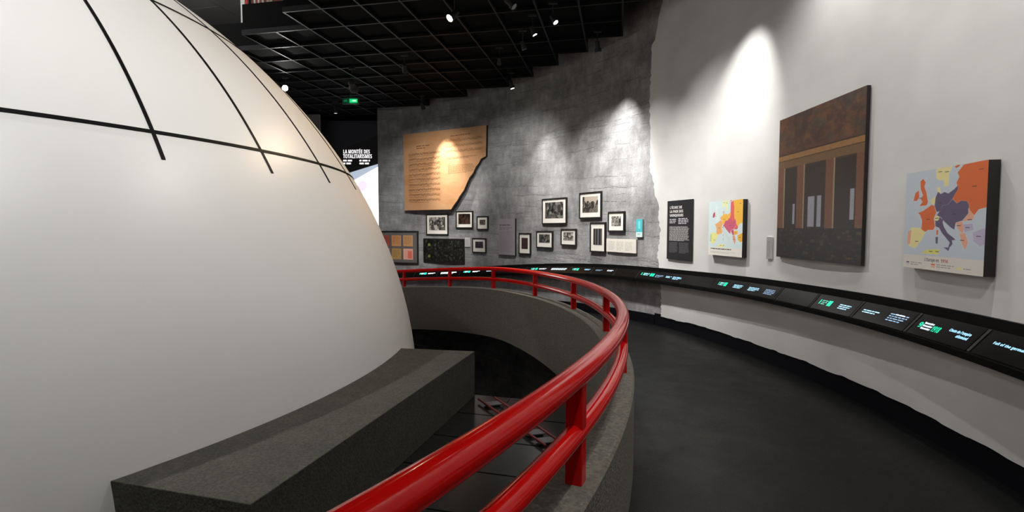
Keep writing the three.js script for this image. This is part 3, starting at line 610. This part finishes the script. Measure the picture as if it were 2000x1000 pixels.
{
  const P = 'rgb(92,80,112)', O = 'rgb(222,104,40)', Y = 'rgb(236,224,158)', K = 'rgb(232,168,140)', L = 'rgb(186,178,204)';
  const tex = mapTex({ russia: O, kola: O, germany: P, austria: P, italy: P, france: O, britain: O, ireland: O, spain: Y, portugal: K, scandinavia: Y, lowlands: Y, denmark: Y, romania: K, serbia: K, greece: K, bulgaria: L, turkey: L, africa: 'rgb(226,220,120)', sardinia: P, corsica: O, swiss: Y }, 'rgb(196,206,216)', (g, W, H) => {
    g.fillStyle = 'rgb(222,216,208)'; g.fillRect(0, H * 0.86, W, H * 0.14);
    g.textBaseline = 'alphabetic'; g.font = 'bold 34px sans-serif'; g.fillStyle = cs(70, 72, 84);
    const fit = (s, x, w) => { g.save(); g.translate(x, H * 0.915); g.scale(w / g.measureText(s).width, 1); g.fillText(s, 0, 0); g.restore(); };
    fit("L'Europe en", W * 0.31, W * 0.19); g.fillStyle = cs(176, 60, 56); fit('1914', W * 0.52, W * 0.09);
    g.fillStyle = P; g.fillRect(W * 0.05, H * 0.935, 24, 10); g.fillStyle = L; g.fillRect(W * 0.05, H * 0.957, 24, 8); g.fillStyle = O; g.fillRect(W * 0.4, H * 0.935, 28, 10); g.fillStyle = K; g.fillRect(W * 0.4, H * 0.957, 28, 10); g.fillStyle = Y; g.fillRect(W * 0.72, H * 0.94, 30, 18);
    greek(g, W * 0.11, H * 0.937, W * 0.18, 2, 15, 'rgba(110,108,110,0.8)', 0.3); greek(g, W * 0.47, H * 0.937, W * 0.22, 2, 15, 'rgba(110,108,110,0.8)', 0.3); greek(g, W * 0.79, H * 0.95, W * 0.14, 1, 14, 'rgba(110,108,110,0.8)', 0.3);
  });
  board(hang('map_board', 'large thick map board with orange and purple countries beside the big brown picture', 'map', [1767, 1925, 327, 531], 0.115), tex, { rough: 0.4 });
}
{
  const Y = 'rgb(248,190,70)', R = 'rgb(232,100,100)', A = 'rgb(240,178,110)', K = 'rgb(212,92,122)', E = 'rgb(240,236,150)';
  const tex = mapTex({ russia: Y, kola: K, germany: Y, austria: K, italy: 'rgb(214,226,228)', france: A, britain: 'rgb(226,240,236)', ireland: 'rgb(190,70,90)', spain: E, portugal: 'rgb(200,214,150)', scandinavia: 'rgb(236,240,190)', lowlands: A, denmark: 'rgb(190,190,170)', romania: R, serbia: K, greece: 'rgb(232,160,130)', bulgaria: Y, turkey: 'rgb(244,184,60)', africa: E, sardinia: 'rgb(200,214,220)', corsica: A }, 'rgb(216,234,236)', (g, W, H) => {
    g.fillStyle = R; g.beginPath(); for (const [i, p] of [[455, 150], [500, 118], [515, 200], [510, 300], [520, 380], [470, 400], [440, 360], [455, 300], [450, 230]].entries()) { const [u, v] = mapUV(p); i ? g.lineTo(u * W, v * H) : g.moveTo(u * W, v * H); } g.closePath(); g.fill();
    g.fillStyle = 'rgb(236,232,222)'; g.fillRect(0, H * 0.85, W, H * 0.15);
    greek(g, W * 0.08, H * 0.87, W * 0.8, 1, 22, cs(70, 66, 60), 0.6); greek(g, W * 0.08, H * 0.93, W * 0.8, 2, 14, 'rgba(150,146,138,0.6)', 0.35);
  });
  board(hang('map_board', 'small map board in yellow and pink between the black title panel and the brown picture', 'map', [1384, 1450, 392, 500], 0.115), tex, { rough: 0.4 });
}
// ---------------------------------------------------------------- timeline console along the wall
{
  const t = thing('timeline_console', 'long black sloping console of timeline screens running along the curved wall', 'console', PC(0.1, 12.8, ribbonTop(0.1) - 0.28));
  const o = t.position.clone();
  const loc = g => { g.translate(-o.x, -o.y, -o.z); return g; };
  const prof = th => { const r = RW(th), h = ribbonTop(th); return [[r - 0.038, h], [r - 0.065, h], [r - 0.07, h - 0.075], [r - 0.205, h - 0.235], [r - 0.225, h - 0.238], [r - 0.225, h - 0.285], [r - 0.21, h - 0.29], [r - 0.038, h - 0.29]]; };
  mesh('housing', loc(sweep(prof, -1.5, 1.19, 220)), M.consoleBlack, t);
  const seps = [[1915, 647], [1785, 622], [1676, 598], [1592, 583], [1522, 571], [1456, 557], [1398, 551], [1335, 545], [1247, 538], [1202, 533], [1157, 530], [1115, 529]].map(p => wallHit(p[0], p[1], 0.14).th);
  const step = 0.075;
  const bounds = [...seps]; while (bounds[bounds.length - 1] < 1.12) bounds.push(bounds[bounds.length - 1] + step);
  bounds.unshift(seps[0] - 0.085); bounds.unshift(seps[0] - 0.17); bounds.unshift(seps[0] - 0.25);
  const BLUE = cs(150, 205, 240), DIM = cs(110, 135, 160), GRN = cs(20, 190, 140), WHT = cs(215, 230, 240);
  const W = 512, H = 176;
  const draw = {
    text(g, s, x, y, w, px, col, align) { g.save(); g.font = `bold ${px}px sans-serif`; g.fillStyle = col; const mw = g.measureText(s).width, k = Math.min(1, w / mw); g.translate(align === 'r' ? x - mw * k : x, y); g.scale(k, 1); g.fillText(s, 0, 0); g.restore(); },
    para(g, x, y, w, n, col) { greek(g, x, y, w, n, 20, col, 0.45); },
    date(g, x, y, bright) { greek(g, x + 30, y - 8, 74, 3, 20, bright ? cs(150, 225, 225) : cs(90, 170, 150), 0.4); g.fillStyle = GRN; g.fillRect(x + 112, y - 14, 22, 62); g.fillRect(x + 138, y - 14, 22, 62); g.fillRect(x + 4, y - 12, 10, 54); },
  };
  const content = {
    '1915+': g => draw.text(g, 'Fall of the german empire', 48, 84, 200, 25, BLUE),
    1785: g => { draw.text(g, '9', 36, 108, 40, 60, GRN); draw.text(g, 'Novembre', 72, 72, 84, 24, WHT); draw.text(g, 'November', 72, 95, 84, 24, WHT); draw.text(g, 'November', 72, 118, 84, 24, WHT); draw.text(g, '1918', 160, 118, 70, 66, GRN); draw.text(g, "Chute de l'empire", 460, 80, 170, 30, BLUE, 'r'); draw.text(g, 'allemand', 460, 112, 90, 30, BLUE, 'r'); },
    1676: g => { draw.para(g, 40, 70, 170, 2, BLUE); draw.para(g, 300, 52, 170, 4, DIM); g.fillStyle = WHT; greek(g, 350, 50, 110, 1, 20, WHT, 0.45); },
    1592: g => { draw.date(g, 50, 70); draw.para(g, 310, 70, 140, 3, BLUE); },
    1456: g => { draw.para(g, 40, 64, 170, 3, BLUE); draw.para(g, 310, 56, 160, 4, DIM); },
    1398: g => { draw.date(g, 30, 60, 1); draw.para(g, 320, 60, 160, 3, BLUE); },
    1247: g => { draw.date(g, 20, 56, 1); draw.para(g, 200, 62, 90, 3, DIM); draw.para(g, 320, 64, 70, 2, BLUE); draw.para(g, 400, 60, 100, 3, BLUE); },
    1157: g => { draw.para(g, 60, 60, 160, 2, DIM); draw.para(g, 330, 52, 150, 2, WHT); },
    1115: g => { draw.date(g, 20, 56, 1); draw.para(g, 330, 56, 160, 2, BLUE); },
  };
  const nSep = seps.length, keys = [1915, 1785, 1676, 1592, 1522, 1456, 1398, 1335, 1247, 1202, 1157, 1115];
  const farSet = [g => draw.para(g, 60, 50, 380, 3, WHT), g => { draw.date(g, 100, 50, 1); draw.para(g, 300, 54, 180, 2, WHT); }, null, g => draw.para(g, 80, 60, 340, 2, BLUE), g => { draw.date(g, 60, 50, 1); draw.para(g, 280, 60, 190, 2, WHT); }];
  for (let i = 0; i < bounds.length - 1; i++) {
    const a = bounds[i], b = bounds[i + 1], k = i - 3;       // k: index into keys of the separator on the panel's right
    let fn = null;
    if (k === -1) fn = content['1915+']; else if (k >= 0 && k < nSep - 1) fn = content[keys[k + 1]]; else if (k >= nSep - 1) fn = farSet[(k - nSep + 1) % farSet.length];
    const m = 0.0022;
    const face = (th, v) => { const r = RW(th), h = ribbonTop(th); return PC(th, lerp(r - 0.203, r - 0.076, v) - 0.006, lerp(h - 0.232, h - 0.082, v) + 0.005).sub(o); };
    const pos = [], uv = [], idx = [], nn = 6;
    for (let q = 0; q <= nn; q++) { const th = lerp(b - m, a + m, q / nn); for (const v of [0, 1]) { const p = face(th, v); pos.push(p.x, p.y, p.z); uv.push(q / nn, v); } if (q < nn) { const z = q * 2; idx.push(z, z + 2, z + 1, z + 1, z + 2, z + 3); } }
    const g = new THREE.BufferGeometry(); g.setAttribute('position', new THREE.Float32BufferAttribute(pos, 3)); g.setAttribute('uv', new THREE.Float32BufferAttribute(uv, 2)); g.setIndex(idx); g.computeVertexNormals();
    let mt = M.screen;
    if (fn) { const tex = canvasTex(W, H, c => { c.fillStyle = '#000'; c.fillRect(0, 0, W, H); c.textBaseline = 'alphabetic'; const s0 = seed; seed = 900 + i; fn(c); seed = s0; }); mt = M.screen.clone(); mt.emissive = new THREE.Color(1, 1, 1); mt.emissiveMap = tex; mt.emissiveIntensity = k > nSep ? 2.2 : 0.9; }
    mesh('screen', g, mt, t);
    const sg = stripGeo(() => face(b, 0), () => face(b, 1), 0, 1, 1, 0, 1, 1), sa = [];
    { const p0 = face(b - m * 0.5, 0), p1 = face(b + m * 0.5, 0), p2 = face(b + m * 0.5, 1), p3 = face(b - m * 0.5, 1); sg.dispose(); const gg = new THREE.BufferGeometry(); gg.setAttribute('position', new THREE.Float32BufferAttribute([p0, p1, p2, p3].flatMap(p => [p.x, p.y + 0.003, p.z]), 3)); gg.setAttribute('uv', new THREE.Float32BufferAttribute([0, 0, 1, 0, 1, 1, 0, 1], 2)); gg.setIndex([0, 1, 2, 0, 2, 3]); gg.computeVertexNormals(); mesh('divider', gg, M.sep, t); }
  }
}
// ---------------------------------------------------------------- spotlights
const bodyG = new THREE.LatheGeometry([[0, 0], [0.03, 0], [0.036, 0.01], [0.038, 0.10], [0.05, 0.115], [0.052, 0.17], [0.046, 0.17], [0.044, 0.15], [0, 0.148]].map(p => new THREE.Vector2(...p)), 24);
const lensG = new THREE.CylinderGeometry(0.043, 0.043, 0.008, 24);
function spot(label, pos, aim, { I = 0, angle = 0.3, pen = 1, glow = 1, color = 0xfffdf9, size = 1.25, group = 'track spotlights', ceil = CEIL } = {}) {
  const t = thing('spotlight', label, 'spotlight', pos, group);
  const top = EY + ceil - pos.y;                         // up to the ceiling bars
  mesh('adapter', box(0.16, 0.03, 0.035, 0, top - 0.015, 0), M.dark, t);
  mesh('stem', new THREE.CylinderGeometry(0.009, 0.009, Math.max(0.02, top - 0.03), 10).translate(0, (top - 0.03) / 2, 0), M.dark, t);
  const dir = aim.clone().sub(pos).normalize(), q = new THREE.Quaternion().setFromUnitVectors(new THREE.Vector3(0, 1, 0), dir);
  const b = mesh('body', bodyG, M.dark, t); b.quaternion.copy(q); b.scale.setScalar(size); b.position.copy(dir).multiplyScalar(-0.06 * size);
  const l = mesh('lens', lensG, lampGlow(color, glow), t); l.quaternion.copy(q); l.scale.setScalar(size); l.position.copy(dir).multiplyScalar(0.098 * size);
  if (I > 0) {
    const s = new THREE.SpotLight(color, I, 0, angle, pen, 2); s.castShadow = true; s.shadow.radius = 2;
    s.position.copy(dir).multiplyScalar(0.125 * size); t.add(s);
    const tg = new THREE.Object3D(); tg.name = 'aim'; tg.position.copy(aim.clone().sub(pos)); t.add(tg); s.target = tg;
  }
  return t;
}
const wallPt = (th, h) => PC(th, RW(th), h);
const lampY = 3.72;
const atLamp = (px, py, h = lampY) => { const p = atHeight(px, py, h); return V(p.x, h, p.d); };
// row close to the wall
spot('spotlight close to the grey wall above the sheet music board', atLamp(824, 205), wallPt(0.965, 1.45), { I: 24, angle: 0.4, glow: 2 });
spot('brightly lit spotlight at the stepped ceiling edge above the grey wall', atLamp(998, 163), wallPt(0.63, -0.2), { I: 15, angle: 0.5, glow: 10 });
spot('pale lit spotlight under the ceiling step near the torn plaster edge', atLamp(1167, 88), wallPt(0.44, 0.0), { I: 22, angle: 0.58, glow: 3 });
const rowG = 'wall spotlights over the white plaster';
spot('spotlight over the small yellow and pink map', PC(0.075, 12.0, lampY), wallPt(0.15, 0.9), { I: 14, angle: 0.54, group: rowG });
spot('spotlight over the large brown picture', PC(-0.06, 12.1, lampY), wallPt(-0.04, -0.6), { I: 5, angle: 1.1, group: rowG });
spot('spotlight over the large orange and purple map', PC(-0.24, 12.1, lampY), wallPt(-0.20, -0.6), { I: 9, angle: 0.95, group: rowG });
spot('added fill spotlight behind the viewer brightening the white plaster', PC(-0.5, 11.6, lampY), wallPt(-0.40, -0.4), { I: 10, angle: 0.95, group: rowG });  // unseen fill light, added to brighten the wall
// row over the parapet
const inner = 'spotlights over the ramp';
spot('small glowing spotlight of the pair over the ramp, the lower one', atLamp(1040, 58), wallPt(0.32, -1.4), { I: 15, angle: 0.72, glow: 18, group: inner, size: 1.0 });
spot('small glowing spotlight of the pair over the ramp, the higher one', atLamp(1080, 36), wallPt(0.08, -1.3), { I: 15, angle: 0.72, glow: 8, group: inner, size: 1.0 });
spot('dim spotlight over the ramp below the glowing pair', atLamp(1021, 86), wallPt(0.48, -1.5), { I: 24, angle: 0.8, glow: 4, group: inner, size: 1.0 });
spot('dim spotlight over the ramp beside the bright lamp at the ceiling edge', atLamp(975, 117), wallPt(0.80, -0.4), { I: 16, angle: 0.8, glow: 3, group: inner, size: 1.0 });
spot('unlit spotlight above the glowing pair at the top of the ceiling', atLamp(994, 4), wallPt(0.1, 0), { glow: 0.02, group: inner });
// over the well and round the globe
[[-78, 5.5, 'over the near end of the carpeted plinth'], [-56, 6.5, 'over the middle of the carpeted plinth'], [-34, 7, 'over the front of the globe'], [-12, 6, 'over the far end of the carpeted plinth']].forEach(([lon, I, where]) => {
  const a = lon * Math.PI / 180, at = r => [G.x + r * Math.cos(a), G.d + r * Math.sin(a)], [x, d] = at(9.0), [ax, ad] = at(6.0);
  spot(`spotlight ${where}, aimed at the globe`, V(x, lampY, d), V(ax, -0.2, ad), { I: I * 1.0, angle: 1.0, group: 'spotlights by the globe', size: 1.4 });
});
const gp = V(G.x + 3, 1, G.d);
spot('brilliant spotlight shining past the shoulder of the globe', atLamp(558, 172), V(-3.5, 1.5, 6), { I: 10, angle: 0.5, glow: 60, group: 'spotlights by the globe', size: 1.6 });
spot('warm glowing spotlight hanging over the well', atLamp(888, 27), V(-3.6, 0.4, 7.0), { I: 6, angle: 0.9, glow: 40, color: 0xffdcb0, group: 'spotlights by the globe', size: 1.4 });
spot('spotlight with a pale rim in the middle of the black ceiling', atLamp(790, 131), wallPt(1.04, 0.8), { I: 30, angle: 0.5, glow: 2.5, group: 'spotlights by the globe', size: 1.3 });
spot('long dark projector-like spotlight near the green exit sign', atLamp(688, 165, 3.6), V(-4.4, 2.4, 17.5), { glow: 0.02, group: 'spotlights by the globe', size: 2.2 });
spot('small white lamp at the far edge of the ceiling left of the exit sign', atLamp(655, 212, 3.78), V(-5.5, 0, 17), { I: 6, angle: 0.5, glow: 0.8, color: 0xffffff, group: 'spotlights by the globe', size: 1.4 });
[[-6.4, 4.2, 34, 'nearer the plinth end'], [-6.8, 7.0, 26, 'above the crown of the globe']].forEach(([x, d, I, where]) => spot(`spotlight on the upper ceiling ${where}, pointing down at the globe`, V(x, UPPER_Y - 0.3, d), V(x + 1.6, 2.0, d + 0.5), { I, angle: 0.62, ceil: UPPER_Y, group: 'spotlights on the upper ceiling', size: 1.6 }));
// ---------------------------------------------------------------- exit sign
{
  const p = atHeight(685, 197, 3.55), t = thing('exit_sign', 'green glowing emergency exit sign hanging under the black ceiling', 'exit sign', V(p.x, 3.46, p.d));
  mesh('housing', box(0.46, 0.17, 0.05, 0, 0.085, 0), M.dark, t);
  const tex = canvasTex(128, 48, g => { g.fillStyle = cs(4, 40, 24); g.fillRect(0, 0, 128, 48); g.fillStyle = cs(20, 200, 110); g.fillRect(56, 6, 66, 36); g.fillStyle = cs(190, 240, 215); g.fillRect(78, 16, 34, 14); g.fillStyle = cs(10, 90, 50); g.fillRect(10, 14, 28, 20); });
  mesh('face', new THREE.PlaneGeometry(0.43, 0.14).translate(0, 0.085, 0.027), new THREE.MeshStandardMaterial({ color: 0x000000, emissive: 0xffffff, emissiveMap: tex, emissiveIntensity: 0.4 }), t);
  mesh('hanger', new THREE.CylinderGeometry(0.01, 0.01, 0.4, 8).translate(0, 0.36, 0), M.dark, t);
  const l = new THREE.PointLight(0x30e090, 0.05); l.position.set(0.05, 0.08, 0.08); l.castShadow = true; t.add(l);
}
// ---------------------------------------------------------------- exhibition panel at the end, lamplight on it painted as glow
{
  const dz = 19.4, at = (px, py) => { const d = ray(px, py), t = dz / d[2]; return [d[0] * t, d[1] * t]; };
  const [x0, y1] = at(622, 236), [x1] = at(800, 300), [, y0] = at(700, 560), w = x1 - x0, h = y1 - y0;
  const t = thing('exhibition_panel', 'tall exhibition panel with painted-in lamplight and white title on black, past the grey wall', 'panel', V((x0 + x1) / 2, y0, dz));
  const W = 512, H = Math.round(512 * h / w), X = px => (px - 622) / 178 * W, Y = py => (py - 236) / 324 * H;
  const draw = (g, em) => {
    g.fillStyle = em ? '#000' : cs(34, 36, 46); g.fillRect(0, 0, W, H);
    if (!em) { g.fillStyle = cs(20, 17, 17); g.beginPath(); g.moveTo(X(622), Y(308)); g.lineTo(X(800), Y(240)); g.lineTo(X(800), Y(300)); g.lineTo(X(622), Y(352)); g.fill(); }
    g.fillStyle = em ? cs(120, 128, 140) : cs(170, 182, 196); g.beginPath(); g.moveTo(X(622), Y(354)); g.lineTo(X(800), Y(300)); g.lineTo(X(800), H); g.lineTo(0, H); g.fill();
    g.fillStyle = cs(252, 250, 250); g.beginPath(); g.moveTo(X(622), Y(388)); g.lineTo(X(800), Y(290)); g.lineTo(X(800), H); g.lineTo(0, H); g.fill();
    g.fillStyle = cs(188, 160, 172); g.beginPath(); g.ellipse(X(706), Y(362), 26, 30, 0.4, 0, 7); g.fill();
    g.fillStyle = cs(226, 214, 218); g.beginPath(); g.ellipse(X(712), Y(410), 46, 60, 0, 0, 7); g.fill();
    g.fillStyle = cs(210, 206, 208); g.textBaseline = 'alphabetic';
    const fit = (s, x, y, w2, px) => { g.save(); g.font = `bold ${px}px sans-serif`; g.translate(x, y); g.scale(w2 / g.measureText(s).width, 1); g.fillText(s, 0, 0); g.restore(); };
    fit('LA MONTÉE DES', X(669), Y(299), X(722) - X(669), 30); fit('TOTALITARISMES', X(669), Y(308), X(726) - X(669), 30);
    const s0 = seed; seed = 55; greek(g, X(669), Y(311), X(688) - X(669), 2, 16, cs(200, 198, 198), 0.6); greek(g, X(701), Y(311), X(724) - X(701), 2, 16, cs(200, 198, 198), 0.6); seed = s0;
  };
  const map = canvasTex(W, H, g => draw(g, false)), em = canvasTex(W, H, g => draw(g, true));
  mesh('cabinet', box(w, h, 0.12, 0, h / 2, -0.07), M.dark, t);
  mesh('print', new THREE.PlaneGeometry(w, h).translate(0, h / 2, 0), new THREE.MeshStandardMaterial({ map, emissive: 0xffffff, emissiveMap: em, emissiveIntensity: 0.75, roughness: 0.6 }), t);  // emission stands in for lamp light falling on the print
  const a = new THREE.RectAreaLight(0xffffff, 0.5, w * 0.8, h * 0.4); a.position.set(0, h * 0.3, 0.03); a.lookAt(new THREE.Vector3(0, h * 0.3, 5).add(t.position)); a.rotation.set(0, Math.PI, 0); t.add(a);  // added area light, carries the painted glow into the room
}
{
  const dz = 18.6, d0 = ray(585, 224), d1 = ray(625, 224), x0 = d0[0] / d0[2] * dz, x1 = d1[0] / d1[2] * dz, top = d1[1] / d1[2] * dz;
  const t = thing('partition', 'plain grey partition standing left of the exhibition panel', 'partition', V((x0 + x1) / 2, -3.2, dz));
  mesh('board', new RoundedBoxGeometry(x1 - x0, top + 3.2, 0.1, 2, 0.01).translate(0, (top + 3.2) / 2, 0), mat(lin(0.16, 0.15, 0.15)), t);
  mesh('foot', box(x1 - x0 + 0.2, 0.06, 0.5, 0, 0.03, 0), M.dark, t);
}
// ---------------------------------------------------------------- things on the upper level
{
  const SL = CEIL + 0.62, dd = 12.35;
  const colm = (name, label, xa, xb, m, dz) => { const a = ray(xa, 50), b = ray(xb, 50), x0 = a[0] / a[2] * dz, x1 = b[0] / b[2] * dz; const t = thing(name, label, 'column', V((x0 + x1) / 2, SL, dz)); mesh('shaft', new RoundedBoxGeometry(x1 - x0, UPPER_Y - SL - 0.06, 0.2, 2, 0.01).translate(0, (UPPER_Y - SL) / 2 - 0.03, 0), m, t); mesh('base', box(x1 - x0 + 0.02, 0.04, 0.22, 0, 0.02, 0), m, t); };
  colm('white_column', 'slim white square column on the upper level above the globe', 475, 483.5, mat(lin(0.75, 0.78, 0.74)), dd);
  colm('red_column', 'slim red square column beside the white one on the upper level', 484, 489.5, mat(lin(0.55, 0.03, 0.02)), dd);
  const bx0 = -6.0, bw = 1.15, bd = 12.3;
  const s = thing('bookshelf', 'low shelf unit of books on the upper level behind the ceiling edge', 'bookshelf', V(bx0 + bw / 2, SL, bd));
  mesh('side_panel', box(0.03, 1.3, 0.3, -bw / 2, 0.65, 0), M.dark, s); mesh('side_panel', box(0.03, 1.3, 0.3, bw / 2, 0.65, 0), M.dark, s);
  mesh('back_panel', box(bw, 1.3, 0.02, 0, 0.65, -0.14), M.dark, s);
  for (const y of [0.03, 0.45, 0.87, 1.28]) mesh('shelf', box(bw - 0.03, 0.03, 0.28, 0, y, 0), M.dark, s);
  const cols = [[0.35, 0.05, 0.05], [0.6, 0.56, 0.5], [0.25, 0.08, 0.06], [0.5, 0.3, 0.2], [0.7, 0.68, 0.66], [0.16, 0.05, 0.05], [0.45, 0.4, 0.36]];
  const nm = ['dark red', 'cream', 'maroon', 'tan', 'white', 'dark brown', 'beige'];
  const s0 = seed; seed = 88;
  for (const y of [0.045, 0.465]) {
    let x = -bw / 2 + 0.03; let q = 0;
    while (x < bw / 2 - 0.1) {
      const w = 0.035 + rnd() * 0.04, h = 0.24 + rnd() * 0.1, k = Math.floor(rnd() * 7);
      const t = thing('book', `${nm[k]} book standing on the ${y < 0.2 ? 'bottom' : 'second'} shelf of the upper-level bookshelf`, 'book', V(bx0 + bw / 2 + x + w / 2, SL + y, bd - 0.03), `books on the ${y < 0.2 ? 'bottom' : 'second'} shelf, ${nm[k]}`);
      mesh('cover', new RoundedBoxGeometry(w, h, 0.18, 2, 0.004).translate(0, h / 2, 0), mat(lin(...cols[k])), t);
      mesh('pages', box(w * 0.8, h * 0.96, 0.01, 0, h / 2 + 0.005, -0.088), M.paper, t);
      x += w + 0.006; q++;
    }
  }
  seed = s0;
}
scene.traverse(o => { if (o.isMesh) { o.castShadow = true; o.receiveShadow = true; } });
renderer.render(scene, camera);
